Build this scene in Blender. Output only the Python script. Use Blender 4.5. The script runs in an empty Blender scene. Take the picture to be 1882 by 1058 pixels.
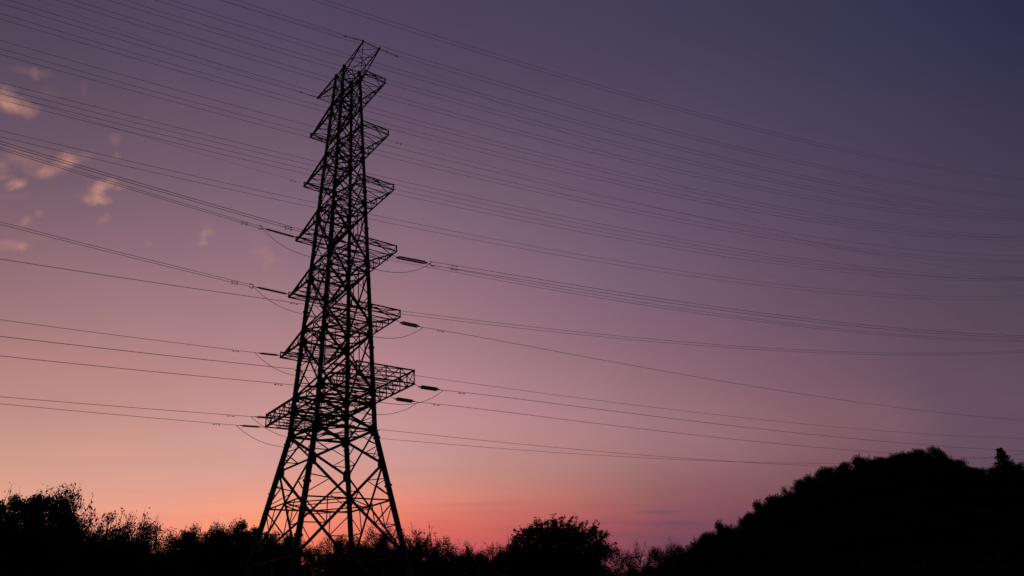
import bpy, bmesh, math, random
import numpy as np
from mathutils import Vector, Matrix
R = math.radians
random.seed(7)
sc = bpy.context.scene
C = sc.collection

# ------------------------------------------------------------------ camera
CAM = dict(f=1354.07, pitch=0.41809, roll=-0.060817, h=1.6)
cam = bpy.data.cameras.new('camera')
cam.sensor_width = 36.0
cam.lens = CAM['f'] * 36.0 / 1882.0
cam.clip_start = 0.1
cam.clip_end = 20000
camo = bpy.data.objects.new('camera', cam)
C.objects.link(camo)
camo.matrix_world = (Matrix.Translation((0, 0, CAM['h'])) @ Matrix.Rotation(math.pi / 2 + CAM['pitch'], 4, 'X')
                     @ Matrix.Rotation(CAM['roll'], 4, 'Z'))
sc.camera = camo
sc.view_settings.view_transform = 'Standard'
sc.view_settings.look = 'None'
sc.view_settings.exposure = 0.0
sc.view_settings.gamma = 1.0
sc.render.film_transparent = False
sc.cycles.max_bounces = 4
sc.cycles.transparent_max_bounces = 4


def ray(x, y):
    """direction through a pixel of the 1882x1058 photograph"""
    a, b = x - 941.0, y - 529.0
    cr, sr = math.cos(CAM['roll']), math.sin(CAM['roll'])
    px, py = a * cr + b * sr, -a * sr + b * cr
    u, px = -py / CAM['f'], px / CAM['f']
    c, s = math.cos(CAM['pitch']), math.sin(CAM['pitch'])
    return Vector((px, c - u * s, s + u * c))


def at(x, y, d):
    """world point seen at that pixel, at horizontal distance d"""
    r = ray(x, y)
    r = r * (d / math.hypot(r.x, r.y))
    return Vector((r.x, r.y, r.z + CAM['h']))


# ------------------------------------------------------------------ world: dusk sky after sunset
w = bpy.data.worlds.new('World')
sc.world = w
w.use_nodes = True
nt = w.node_tree
nt.nodes.clear()
N, K = nt.nodes.new, nt.links.new


def srgb(rgb):
    o = []
    for c in rgb:
        c = c / 255
        o.append(c / 12.92 if c < .04045 else ((c + .055) / 1.055) ** 2.4)
    return o


def mth(op, a, b=None, c=None):
    n = N('ShaderNodeMath')
    n.operation = op
    for i, v in enumerate((a, b, c)):
        if v is None:
            continue
        if isinstance(v, (int, float)):
            n.inputs[i].default_value = v
        else:
            K(v, n.inputs[i])
    return n.outputs[0]


def vmt(op, a, b=None):
    n = N('ShaderNodeVectorMath')
    n.operation = op
    for i, v in enumerate((a, b)):
        if v is None:
            continue
        if isinstance(v, (tuple, list, Vector)):
            n.inputs[i].default_value = v
        else:
            K(v, n.inputs[i])
    return n.outputs[1] if op in ('DOT_PRODUCT', 'LENGTH') else n.outputs[0]


def mixc(f, a, b, mode='MIX'):
    n = N('ShaderNodeMix')
    n.data_type = 'RGBA'
    n.blend_type = mode
    for k, v in ((0, f), (6, a), (7, b)):
        if isinstance(v, (int, float)):
            n.inputs[k].default_value = v
        elif isinstance(v, (tuple, list)):
            n.inputs[k].default_value = (*v[:3], 1)
        else:
            K(v, n.inputs[k])
    return n.outputs[2]


def noise(vec, scale, detail=4, rough=.5, col=False):
    n = N('ShaderNodeTexNoise')
    n.inputs['Scale'].default_value = scale
    n.inputs['Detail'].default_value = detail
    n.inputs['Roughness'].default_value = rough
    K(vec, n.inputs['Vector'])
    return n.outputs[1] if col else n.outputs[0]


tc = N('ShaderNodeTexCoord')
D = vmt('NORMALIZE', tc.outputs['Generated'])
sep = N('ShaderNodeSeparateXYZ')
K(D, sep.inputs[0])
EL = [-4, 1, 3.5, 5.5, 7.5, 9.5, 11.5, 14, 18, 23, 28, 34, 40, 47, 60]
# display colour of the sky by azimuth (degrees right of the view axis) and elevation
SKY = [
    (-42, [(240, 152, 128), (240, 152, 128), (240, 152, 128), (240, 152, 128), (226, 162, 140), (210, 158, 137), (200, 149, 135), (187, 138, 132), (164, 120, 120), (136, 103, 110), (115, 89, 103), (89, 75, 94), (76, 64, 84), (77, 65, 86), (80, 68, 89)]),
    (-30, [(243, 147, 121), (244, 145, 119), (245, 145, 118), (245, 144, 118), (238, 157, 135), (218, 162, 142), (209, 154, 139), (197, 145, 136), (180, 132, 131), (151, 114, 128), (128, 100, 112), (105, 84, 103), (85, 72, 95), (78, 67, 93), (77, 66, 95)]),
    (-20, [(248, 130, 99), (248, 129, 98), (248, 129, 97), (252, 140, 104), (250, 156, 126), (226, 159, 140), (212, 158, 150), (203, 151, 148), (187, 138, 140), (161, 121, 130), (137, 107, 123), (112, 90, 109), (88, 74, 97), (75, 65, 95), (74, 64, 94)]),
    (-10, [(210, 95, 96), (210, 95, 96), (210, 95, 96), (226, 104, 93), (240, 136, 114), (214, 150, 135), (203, 151, 149), (204, 152, 153), (181, 133, 139), (159, 119, 130), (138, 108, 123), (114, 91, 111), (89, 73, 96), (72, 62, 92), (72, 62, 92)]),
    (0, [(159, 78, 88), (161, 78, 88), (162, 79, 88), (196, 90, 88), (202, 120, 106), (185, 134, 127), (185, 136, 136), (183, 135, 141), (161, 120, 130), (141, 107, 123), (124, 99, 118), (105, 86, 107), (84, 70, 93), (69, 62, 90), (69, 62, 91)]),
    (10, [(111, 68, 87), (113, 68, 87), (114, 69, 88), (139, 77, 90), (148, 97, 98), (156, 111, 115), (161, 118, 123), (157, 116, 124), (138, 102, 116), (122, 97, 118), (110, 89, 111), (94, 77, 100), (76, 66, 90), (64, 60, 87), (66, 61, 88)]),
    (20, [(87, 63, 84), (89, 63, 84), (91, 64, 85), (111, 72, 87), (128, 85, 93), (135, 94, 103), (140, 100, 109), (130, 95, 108), (117, 88, 107), (106, 83, 104), (94, 77, 99), (80, 70, 93), (66, 62, 86), (60, 58, 84), (62, 58, 85)]),
    (30, [(69, 60, 78), (72, 61, 79), (78, 64, 81), (90, 70, 86), (102, 76, 91), (107, 81, 97), (105, 81, 97), (101, 78, 95), (94, 75, 94), (86, 70, 92), (77, 66, 89), (65, 61, 87), (57, 54, 78), (54, 51, 76), (56, 54, 78)]),
    (42, [(68, 60, 78), (68, 60, 78), (78, 66, 84), (88, 71, 87), (92, 74, 90), (89, 72, 90), (85, 70, 90), (79, 68, 85), (71, 64, 79), (60, 58, 79), (54, 51, 74), (45, 45, 73), (40, 42, 73), (44, 51, 87), (53, 56, 86)]),
]
DARK = [(56, 48, 56), (56, 48, 56), (57, 49, 58), (58, 50, 60), (58, 51, 63), (59, 52, 66), (58, 52, 68), (56, 52, 70), (52, 50, 70), (47, 48, 68),
        (44, 46, 66), (40, 42, 62), (36, 40, 58), (32, 36, 54), (28, 32, 50)]
cols = [(-180, DARK), (-85, DARK)] + SKY + [(85, DARK), (180, DARK)]
az = mth('MULTIPLY', mth('ARCTAN2', sep.outputs[0], sep.outputs[1]), 180 / math.pi)
el = mth('MULTIPLY', mth('ARCSINE', sep.outputs[2]), 180 / math.pi)
# slow unevenness so the colour bands are not ruled lines
wob = noise(D, 2.2, 3, .5)
el2 = mth('ADD', el, mth('MULTIPLY', mth('SUBTRACT', wob, .5), 2.4))
pos = mth('MULTIPLY_ADD', el2, 1 / 70.0, 5 / 70.0)


def ramp(row):
    n = N('ShaderNodeValToRGB')
    n.color_ramp.interpolation = 'B_SPLINE'
    e = n.color_ramp.elements
    pts = [((v + 5) / 70.0, srgb(h)) for v, h in zip(EL, row)] + [(1.0, srgb((28, 32, 52)))]
    e[0].position, e[0].color = pts[0][0], (*pts[0][1], 1)
    e[1].position, e[1].color = pts[-1][0], (*pts[-1][1], 1)
    for p, c in pts[1:-1]:
        q = e.new(p)
        q.color = (*c, 1)
    K(pos, n.inputs[0])
    return n.outputs[0]


sky = ramp(cols[0][1])
for (a0, _), (a1, row) in zip(cols, cols[1:]):
    f = N('ShaderNodeMapRange')
    f.inputs[1].default_value, f.inputs[2].default_value = a0, a1
    K(az, f.inputs[0])
    sky = mixc(f.outputs[0], sky, ramp(row))
# faint mottling of thin high cloud
mot = noise(vmt('MULTIPLY', D, (1, 1, 2.2)), 5.0, 5, .55)
sky = mixc(1.0, sky, mixc(mot, (.93, .95, .97), (1.07, 1.05, 1.03)), 'MULTIPLY')

# thin murk lying in level streaks low over the horizon
stk = noise(vmt('MULTIPLY', D, (2.2, 2.2, 30)), 2.0, 4, .55)
low = N('ShaderNodeMapRange')
low.inputs[1].default_value, low.inputs[2].default_value = 16, 4
K(el, low.inputs[0])
sky = mixc(low.outputs[0], sky, mixc(1.0, sky, mixc(stk, (.87, .88, .90), (1.17, 1.16, 1.14)), 'MULTIPLY'))

# small sunlit clouds: soft patches fixed to directions of the sky, edges torn by noise
warp = vmt('SUBTRACT', noise(D, 26, 5, .6, True), (.5, .5, .5))
warp2 = vmt('SUBTRACT', noise(D, 80, 3, .6, True), (.5, .5, .5))
DW = vmt('ADD', vmt('ADD', D, vmt('MULTIPLY', warp, (.030,) * 3)), vmt('MULTIPLY', warp2, (.008,) * 3))
tex = noise(D, 60, 5, .6)


def blob(cx, cy, hx, hy, rot, s, src=None):
    c = ray(cx, cy).normalized()
    r = (ray(cx + 10, cy).normalized() - c).normalized()
    u = (ray(cx, cy - 10).normalized() - c).normalized()
    k = (ray(cx + 10, cy).normalized() - c).length / 10
    cr, sr = math.cos(R(rot)), math.sin(R(rot))
    r, u = r * cr + u * sr, -r * sr + u * cr
    V = src or DW
    a = mth('DIVIDE', mth('SUBTRACT', vmt('DOT_PRODUCT', V, r), c.dot(r)), hx * k)
    b = mth('DIVIDE', mth('SUBTRACT', vmt('DOT_PRODUCT', V, u), c.dot(u)), hy * k)
    d = mth('SQRT', mth('ADD', mth('MULTIPLY', a, a), mth('MULTIPLY', b, b)))
    m = N('ShaderNodeMapRange')
    m.interpolation_type = 'SMOOTHSTEP'
    m.inputs[1].default_value, m.inputs[2].default_value = 1.6, -0.1
    m.inputs[3].default_value, m.inputs[4].default_value = 0, s
    K(d, m.inputs[0])
    front = mth('GREATER_THAN', vmt('DOT_PRODUCT', D, c), .5)
    return mth('MULTIPLY', m.outputs[0], front)


CLOUDS = [(14, 190, 44, 24, -22, .62), (40, 200, 26, 18, -10, .35), (8, 165, 16, 14, 0, .2), (60, 136, 34, 9, 5, .2), (88, 166, 20, 8, 0, .08),
          (124, 292, 17, 14, 20, .8), (96, 312, 30, 13, 28, .6), (70, 320, 18, 12, 0, .3), (50, 292, 44, 26, 0, .26), (2, 306, 12, 12, 0, .4), (150, 285, 16, 8, 0, .15),
          (196, 336, 18, 10, 20, .85), (182, 352, 17, 14, 50, .9), (180, 372, 24, 10, 0, .75), (224, 342, 14, 6, -15, .4), (160, 366, 22, 10, 0, .2),
          (27, 342, 15, 10, 35, .8), (4, 325, 14, 9, 0, .35), (14, 362, 24, 6, 0, .12), (42, 406, 16, 9, 45, .38), (10, 445, 44, 14, 0, .36), (36, 452, 16, 10, 0, .4),
          (60, 432, 34, 9, -10, .12), (386, 424, 12, 9, 30, .38), (376, 440, 8, 16, -20, .42), (372, 450, 14, 6, 0, .3), (478, 458, 18, 9, 25, .26), (492, 474, 10, 16, 0, .26), (466, 438, 12, 10, 0, .16),
          (194, 407, 12, 7, 20, .3), (210, 286, 8, 5, 0, .26), (72, 388, 10, 5, -10, .24), (273, 443, 7, 5, -40, .3), (212, 256, 9, 14, 0, .16), (228, 440, 14, 5, 0, .1), (160, 166, 8, 16, 0, .08),
          (870, 686, 60, 9, 0, .06), (1625, 770, 90, 50, 0, .06)]
acc = None
for cl in CLOUDS:
    b = blob(*cl)
    acc = b if acc is None else mth('ADD', acc, b)
acc = mth('MINIMUM', mth('MULTIPLY', acc, mth('MULTIPLY_ADD', tex, 2.4, -.25)), .85)
sky = mixc(acc, sky, (.50, .245, .195))
# grey streaks low over the horizon
DS = vmt('ADD', D, vmt('MULTIPLY', warp2, (.004,) * 3))
dk = None
for cl in [(1212, 941, 42, 4, 4, .55), (1248, 960, 36, 4.5, 2, .62), (1190, 962, 120, 6, 1, .26), (1150, 985, 170, 9, 0, .22), (900, 925, 130, 5, 1, .10)]:
    b = blob(*cl, src=DS)
    dk = b if dk is None else mth('ADD', dk, b)
sky = mixc(dk, sky, (.13, .07, .11))

bg = N('ShaderNodeBackground')
bg.inputs[1].default_value = 1.0
K(sky, bg.inputs[0])
out = N('ShaderNodeOutputWorld')
K(bg.outputs[0], out.inputs[0])


# ------------------------------------------------------------------ materials
def mat(name, col, rough=.8, metal=0.0, var=.25, scale=3.0, spec=.3):
    m = bpy.data.materials.new(name)
    m.use_nodes = True
    t = m.node_tree
    b = t.nodes['Principled BSDF']
    n = t.nodes.new('ShaderNodeTexNoise')
    n.inputs['Scale'].default_value = scale
    n.inputs['Detail'].default_value = 4
    g = t.nodes.new('ShaderNodeTexCoord')
    t.links.new(g.outputs['Object'], n.inputs['Vector'])
    r = t.nodes.new('ShaderNodeValToRGB')
    r.color_ramp.elements[0].position, r.color_ramp.elements[1].position = .3, .7
    r.color_ramp.elements[0].color = (*[c * (1 - var) for c in col], 1)
    r.color_ramp.elements[1].color = (*[c * (1 + var) for c in col], 1)
    t.links.new(n.outputs[0], r.inputs[0])
    t.links.new(r.outputs[0], b.inputs['Base Color'])
    b.inputs['Roughness'].default_value = rough
    b.inputs['Metallic'].default_value = metal
    b.inputs['Specular IOR Level'].default_value = spec
    return m


M = dict(
    steel=mat('weathered_steel', (.045, .045, .047), .75, 0, .2, 1.5, .2),
    wire=mat('aluminium_wire', (.10, .085, .09), .7, 0, .15, 1.0, .2),
    porcelain=mat('brown_porcelain', (.06, .022, .018), .4, 0, .2, 6, .4),
    concrete=mat('concrete', (.25, .24, .22), .9, 0, .2, 2),
    bark=mat('bark', (.035, .028, .022), .95, 0, .3, 4, .05),
    leaf=mat('dark_leaf', (.022, .032, .014), .9, 0, .4, .35, .03),
    leaf2=mat('olive_leaf', (.030, .032, .013), .9, 0, .4, .35, .03),
    needle=mat('needle_leaf', (.014, .024, .014), .9, 0, .4, .35, .03),
    soil=mat('meadow_soil', (.03, .032, .018), 1.0, 0, .4, .08, .0),
)


# ------------------------------------------------------------------ object helpers
def tag(o, label=None, cat=None, group=None, kind=None):
    for k, v in (('label', label), ('category', cat), ('group', group), ('kind', kind)):
        if v:
            o[k] = v
    return o


def empty(name, loc=(0, 0, 0), rz=0.0):
    o = bpy.data.objects.new(name, None)
    o.empty_display_size = .5
    o.location = loc
    o.rotation_euler = (0, 0, rz)
    C.objects.link(o)
    return o


class MB:
    """collects bars, tubes and plates and links them as one mesh object"""

    def __init__(s):
        s.v, s.f = [], []

    def frame(s, a, b):
        d = (b - a).normalized()
        up = Vector((0, 0, 1)) if abs(d.z) < .95 else Vector((1, 0, 0))
        x = d.cross(up).normalized()
        return d, x, x.cross(d).normalized()

    def prof(s, a, b, pts, caps=True):
        a, b = Vector(a), Vector(b)
        d, x, y = s.frame(a, b)
        n, o = len(pts), len(s.v)
        for q in (a, b):
            for (i, j) in pts:
                s.v.append(tuple(q + x * i + y * j))
        for i in range(n):
            k = (i + 1) % n
            s.f.append((o + i, o + k, o + n + k, o + n + i))
        if caps:
            s.f.append(tuple(o + i for i in reversed(range(n))))
            s.f.append(tuple(o + n + i for i in range(n)))

    def angle(s, a, b, w):
        w *= 1.42
        t = max(w * .16, .012)
        h = w / 2
        s.prof(a, b, [(-h, -h), (h, -h), (h, -h + t), (-h + t, -h + t), (-h + t, h), (-h, h)])

    def bar(s, a, b, w, h=None):
        h = h or w
        s.prof(a, b, [(-w / 2, -h / 2), (w / 2, -h / 2), (w / 2, h / 2), (-w / 2, h / 2)])

    def tube(s, a, b, r, n=12):
        s.prof(a, b, [(r * math.cos(2 * math.pi * i / n), r * math.sin(2 * math.pi * i / n)) for i in range(n)])

    def cone(s, a, b, r0, r1, n=8):
        a, b = Vector(a), Vector(b)
        d, x, y = s.frame(a, b)
        o = len(s.v)
        for q, r in ((a, r0), (b, r1)):
            for i in range(n):
                t = 2 * math.pi * i / n
                s.v.append(tuple(q + x * r * math.cos(t) + y * r * math.sin(t)))
        for i in range(n):
            k = (i + 1) % n
            s.f.append((o + i, o + k, o + n + k, o + n + i))
        s.f.append(tuple(o + i for i in reversed(range(n))))
        s.f.append(tuple(o + n + i for i in range(n)))

    def path(s, pts, r, n=6):
        """continuous swept wire"""
        pts = [Vector(p) for p in pts]
        o = len(s.v)
        for k, p in enumerate(pts):
            d = (pts[min(k + 1, len(pts) - 1)] - pts[max(k - 1, 0)]).normalized()
            up = Vector((0, 0, 1)) if abs(d.z) < .95 else Vector((1, 0, 0))
            x = d.cross(up).normalized()
            y = x.cross(d)
            for i in range(n):
                t = 2 * math.pi * i / n
                s.v.append(tuple(p + x * r * math.cos(t) + y * r * math.sin(t)))
        for k in range(len(pts) - 1):
            for i in range(n):
                j = (i + 1) % n
                s.f.append((o + k * n + i, o + k * n + j, o + (k + 1) * n + j, o + (k + 1) * n + i))
        s.f.append(tuple(o + i for i in reversed(range(n))))
        e = o + (len(pts) - 1) * n
        s.f.append(tuple(e + i for i in range(n)))

    def plate(s, c, ex, ey, t):
        """thin gusset plate centred on c, spanned by the half vectors ex and ey"""
        c, ex, ey = Vector(c), Vector(ex), Vector(ey)
        nz = ex.cross(ey).normalized() * (t / 2)
        o = len(s.v)
        for sg in (-1, 1):
            for a, b in ((-1, -.5), (-.5, -1), (.5, -1), (1, -.5), (1, .5), (.5, 1), (-.5, 1), (-1, .5)):
                s.v.append(tuple(c + ex * a + ey * b + nz * sg))
        s.f.append(tuple(o + i for i in reversed(range(8))))
        s.f.append(tuple(o + 8 + i for i in range(8)))
        for i in range(8):
            k = (i + 1) % 8
            s.f.append((o + i, o + k, o + 8 + k, o + 8 + i))

    def build(s, name, m, parent=None):
        me = bpy.data.meshes.new(name)
        me.from_pydata(s.v, [], s.f)
        me.materials.append(m)
        me.update()
        o = bpy.data.objects.new(name, me)
        C.objects.link(o)
        if parent:
            o.parent = parent
        return o


# ------------------------------------------------------------------ terrain
TX, TY = -24.598, 95.0
# ridge: x, y, ground height
RIDGE = [(-400, 260, 30), (-200, 160, 9), (-110, 125, 5), (-70, 130, 3), (-30, 150, 2), (20, 150, 1), (40, 160, 2)]
# skyline of the wooded hill: pixel column, pixel row of the crown tops, distance
HILLSKY = [(1257, 1004, 175), (1274, 992, 180), (1290, 980, 185), (1306, 970, 190), (1327, 959, 195), (1350, 956, 200), (1371, 946, 205),
           (1388, 934, 210), (1399, 921, 214), (1420, 902, 218), (1446, 891, 222), (1472, 874, 228), (1492, 873, 232),
           (1519, 852, 238), (1545, 852, 243), (1563, 843, 247), (1583, 835, 250), (1612, 833, 255), (1631, 841, 258), (1650, 826, 262),
           (1667, 828, 264), (1685, 822, 268), (1711, 822, 270), (1730, 836, 272), (1748, 839, 272), (1768, 850, 272), (1786, 860, 272),
           (1802, 867, 272), (1817, 871, 271), (1856, 850, 268), (1880, 849, 266), (1905, 846, 264), (1930, 850, 262)]
HT = 8.0
for (px, py, d) in HILLSKY[::3]:
    q = at(px, py, d)
    RIDGE.append((q.x, q.y, max(q.z - HT, 2)))
RIDGE += [(300, 235, 40), (380, 225, 28), (600, 250, 20)]
RIDGE.sort()
rx, ry, rz = (np.array([r[i] for r in RIDGE], float) for i in range(3))


def height(x, y):
    z = 0.0
    for k, wt in ((-12, .25), (0, .5), (12, .25)):
        yr = float(np.interp(x + k, rx, ry))
        zr = float(np.interp(x + k, rx, rz))
        s = 48.0 if y < yr else 90.0
        z += wt * zr * math.exp(-((y - yr) / s) ** 2)
    dd = math.hypot(x - TX, y - TY)
    t = min(max((dd - 14) / 25, 0), 1)
    t *= t * (3 - 2 * t)
    dc = min(max((math.hypot(x, y) - 10) / 30, 0), 1)
    z *= t * dc
    z += .25 * math.sin(x * .11) * math.cos(y * .09) * dc * t
    return z


gx = sorted(set([-6000, -3000, -1500, -800] + list(np.arange(-440, 441, 8.0)) + [800, 1500, 3000, 6000]))
gy = sorted(set([-3000, -1000, -400, -150] + list(np.arange(-60, 481, 8.0)) + [800, 1500, 3000, 8000]))
gv = [(x, y, height(x, y)) for y in gy for x in gx]
nx = len(gx)
gf = [(j * nx + i, j * nx + i + 1, (j + 1) * nx + i + 1, (j + 1) * nx + i) for j in range(len(gy) - 1) for i in range(nx - 1)]
me = bpy.data.meshes.new('ground')
me.from_pydata(gv, [], gf)
me.materials.append(M['soil'])
for p in me.polygons:
    p.use_smooth = True
ground = bpy.data.objects.new('ground', me)
C.objects.link(ground)
tag(ground, kind='structure')

# ------------------------------------------------------------------ the lattice tower
YAW = 0.6881
W0, ZW, WW, WT, ZT, ZG = 8.5923, 24.6086, 4.0465, 1.4211, 83.5628, 83.8015
LZ = [76.31, 66.70, 57.01, 47.37, 37.82, 28.12]          # bottom of each cross arm level
LT = [.76, .80, .77, .80, .88, 1.70]                      # depth of the arm's outer end
LN = [7.69, 7.72, 8.25, 8.03, 7.93, 10.25]                # arm length towards the camera
LF = [7.89, 7.71, 7.96, 7.70, 7.64, 9.72]                 # arm length away from it
AD = 1.87
GN, GF = 6.558, 6.938


def hw(z):
    return WW + (W0 - WW) * (ZW - z) / ZW if z < ZW else WW + (WT - WW) * (z - ZW) / (ZT - ZW)


def L3(u, v, z):
    """tower coordinates: u along the line, v across it (positive towards the camera)"""
    return Vector((u, -v, z))


LD = Vector((math.cos(YAW), math.sin(YAW), 0))
MD = Vector((math.sin(YAW), -math.cos(YAW), 0))


def TW(u, v, z):
    return Vector((TX, TY, 0)) + LD * u + MD * v + Vector((0, 0, z))


tower = empty('transmission_tower', (TX, TY, 0), YAW)
tag(tower, 'tall dark steel lattice pylon with six levels of cross arms, black against the dusk sky', 'pylon')
CORN = [(-1, -1), (-1, 1), (1, 1), (1, -1)]


def crn(k, z):
    s = CORN[k % 4]
    return L3(s[0] * hw(z), s[1] * hw(z), z)


def legr(z):
    return .385 - .19 * z / 84


NODES = [0, 9.0, 20.2, ZW]
for z in reversed(LZ):
    NODES += [z, z + AD]
NODES.append(ZT)
for k in range(4):
    b = MB()
    for a, c in ((-.2, ZW), (ZW, ZT + .3)):
        seg = np.linspace(a, c, 2 if a < 0 else 9)
        for z0, z1 in zip(seg, seg[1:]):
            b.tube(crn(k, z0), crn(k, z1), legr((z0 + z1) / 2), 14)
    zf = 5.0
    while zf < ZT:                                        # bolted flanges of the leg tubes
        d = (crn(k, zf + 1) - crn(k, zf)).normalized()
        p = crn(k, zf)
        b.tube(p - d * .07, p + d * .07, legr(zf) * 1.45, 14)
        zf += 6.2
    for z in NODES[1:]:                                   # gusset plates where the braces land
        p = crn(k, z)
        g = .75 - .4 * z / 84
        for dirv in (Vector((1, 0, 0)), Vector((0, 1, 0))):
            s = Vector((-CORN[k][0] * dirv.x, CORN[k][1] * dirv.y, 0))
            b.plate(p + s * (legr(z) + g * .18), s * g * .42, Vector((0, 0, 1)) * g * 1.15, .04)
    st = 3.0
    i = 0
    while st < ZT - 1:                                    # step bolts
        p = crn(k, st)
        s = Vector((CORN[k][0], 0, 0)) if i % 2 else Vector((0, -CORN[k][1], 0))
        b.bar(p, p + s * (legr(st) + .14), .03)
        st += .45
        i += 1
    b.build('leg', M['steel'], tower)
    b = MB()
    p = crn(k, 0)
    b.cone(p + Vector((0, 0, -.8)), p + Vector((0, 0, .25)), 1.5, .85, 16)
    b.cone(p + Vector((0, 0, .25)), p + Vector((0, 0, .6)), .6, .55, 16)
    b.build('footing', M['concrete'], tower)


def lerp(a, b, t):
    return a + (b - a) * t


def xpanel(b, k, z0, z1, w, red=0, rw=.07, top=True, horiz=None):
    a0, b0, a1, b1 = crn(k, z0), crn(k + 1, z0), crn(k, z1), crn(k + 1, z1)
    w0, w1 = hw(z0), hw(z1)
    t = w1 / (w0 + w1)
    cross = lerp(a1, b0, t)
    nrm = (b0 - a0).cross(a1 - a0).normalized() * (w * .35)
    b.angle(a0 + nrm, b1 + nrm, w)
    b.angle(b0 - nrm, a1 - nrm, w)
    g = w * 1.5
    b.plate(cross, (b0 - a0).normalized() * g, Vector((0, 0, g)), .04)
    if top:
        b.angle(a1, b1, horiz or w)
    if red:
        zc = cross.z
        for (lo, hi, kk) in ((a0, a1, k), (b0, b1, k + 1)):
            ml = lerp(lo, cross, .5)
            mh = lerp(hi, cross, .5)
            pc = crn(kk, zc)
            b.angle(ml, crn(kk, ml.z), rw)
            b.angle(mh, pc, rw)
            if w > .13:
                b.angle(ml, pc, rw)
        if red > 1:
            for (lo, hi) in ((a0, a1), (b0, b1)):
                mh = lerp(hi, cross, .5)
                b.angle(mh, lerp(a1, b1, .5 if red == 3 else (.25 if lo is a0 else .75)), rw)
            b.angle(cross, lerp(a1, b1, .5), rw)


for k in range(4):                                        # bracing of each of the four faces
    b = MB()                                              # splayed base
    a0, b0 = crn(k, .3), crn(k + 1, .3)
    mid = lerp(crn(k, 9.0), crn(k + 1, 9.0), .5)
    b.angle(a0, mid, .20)
    b.angle(b0, mid, .20)
    b.angle(crn(k, 9.0), crn(k + 1, 9.0), .16)
    for kk, q in ((k, a0), (k + 1, b0)):
        for t in (.35, .68):
            m_ = lerp(q, mid, t)
            b.angle(m_, crn(kk, m_.z + .5), .08)
            b.angle(m_, crn(kk, min(m_.z + 2.8, 8.8)), .08)
    b.build('base_bracing', M['steel'], tower)
    b = MB()
    xpanel(b, k, 9.0, 20.2, .19, 0, top=False)
    wz = 15.62
    b.angle(crn(k, wz), crn(k + 1, wz), .13)
    cr = lerp(crn(k, wz), crn(k + 1, wz), .5)
    for kk in (k, k + 1):
        q = crn(kk, 20.2)
        m_ = lerp(q, cr, .5)
        b.angle(m_, crn(kk, 16.0), .08)
        b.angle(m_, crn(kk, m_.z + .4), .08)
        lo = crn(kk, 9.0)
        m_ = lerp(lo, cr, .55)
        b.angle(m_, crn(kk, 15.3), .09)
        b.angle(m_, crn(kk, m_.z), .08)
        b.angle(m_, lerp(crn(kk, wz), cr, .5), .07)
        m2 = lerp(lo, cr, .25)
        b.angle(m2, crn(kk, m_.z), .07)
    b.build('base_bracing', M['steel'], tower)
    b = MB()
    xpanel(b, k, 20.2, ZW, .18, 1, .08, True, .2)
    b.build('base_bracing', M['steel'], tower)
    # body between the arm levels
    zs = list(reversed(LZ))
    b = MB()
    xpanel(b, k, ZW, zs[0], .18, 1, .08, True, .2)
    b.build('body_bracing', M['steel'], tower)
    for i, z in enumerate(zs):
        b = MB()
        wd = .175 - .013 * i
        xpanel(b, k, z, z + AD, wd * .62, 0, top=True, horiz=wd)
        m_ = lerp(crn(k, z), crn(k + 1, z), .5)
        b.angle(m_, lerp(crn(k, z + AD), crn(k + 1, z + AD), .5), .07)
        zt = zs[i + 1] if i < 5 else ZT
        if i < 3:
            xpanel(b, k, z + AD, zt, wd, 2, .075, True, wd)
        elif i < 5:
            zm = (z + AD + zt) / 2 - .1
            xpanel(b, k, z + AD, zm, wd * .85, 1, .06, True, wd * .6)
            xpanel(b, k, zm, zt, wd * .85, 1, .06, True, wd)
        else:
            xpanel(b, k, z + AD, zt - 1.9, wd * .85, 1, .06, True, wd * .7)
            xpanel(b, k, zt - 1.9, zt, wd * .7, 0, .06, True, wd)
        b.build('body_bracing', M['steel'], tower)

for zd, wd in [(15.62, .10), (ZW, .12)] + [(z, .11) for z in LZ] + [(z + AD, .09) for z in LZ] + [(ZT, .09)]:
    b = MB()                                              # horizontal diaphragms inside the body
    mids = [lerp(crn(k, zd), crn(k + 1, zd), .5) for k in range(4)]
    if zd != 15.62:
        b.angle(crn(0, zd), crn(2, zd), wd)
        b.angle(crn(1, zd) + Vector((0, 0, .05)), crn(3, zd) + Vector((0, 0, .05)), wd)
    for k in range(4):
        b.angle(mids[k], mids[(k + 1) % 4], wd)
        if zd == 15.62:
            b.angle(mids[k] - Vector((0, 0, .4)), mids[(k + 1) % 4] - Vector((0, 0, .4)), wd * .8)
    b.build('diaphragm', M['steel'], tower)


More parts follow.
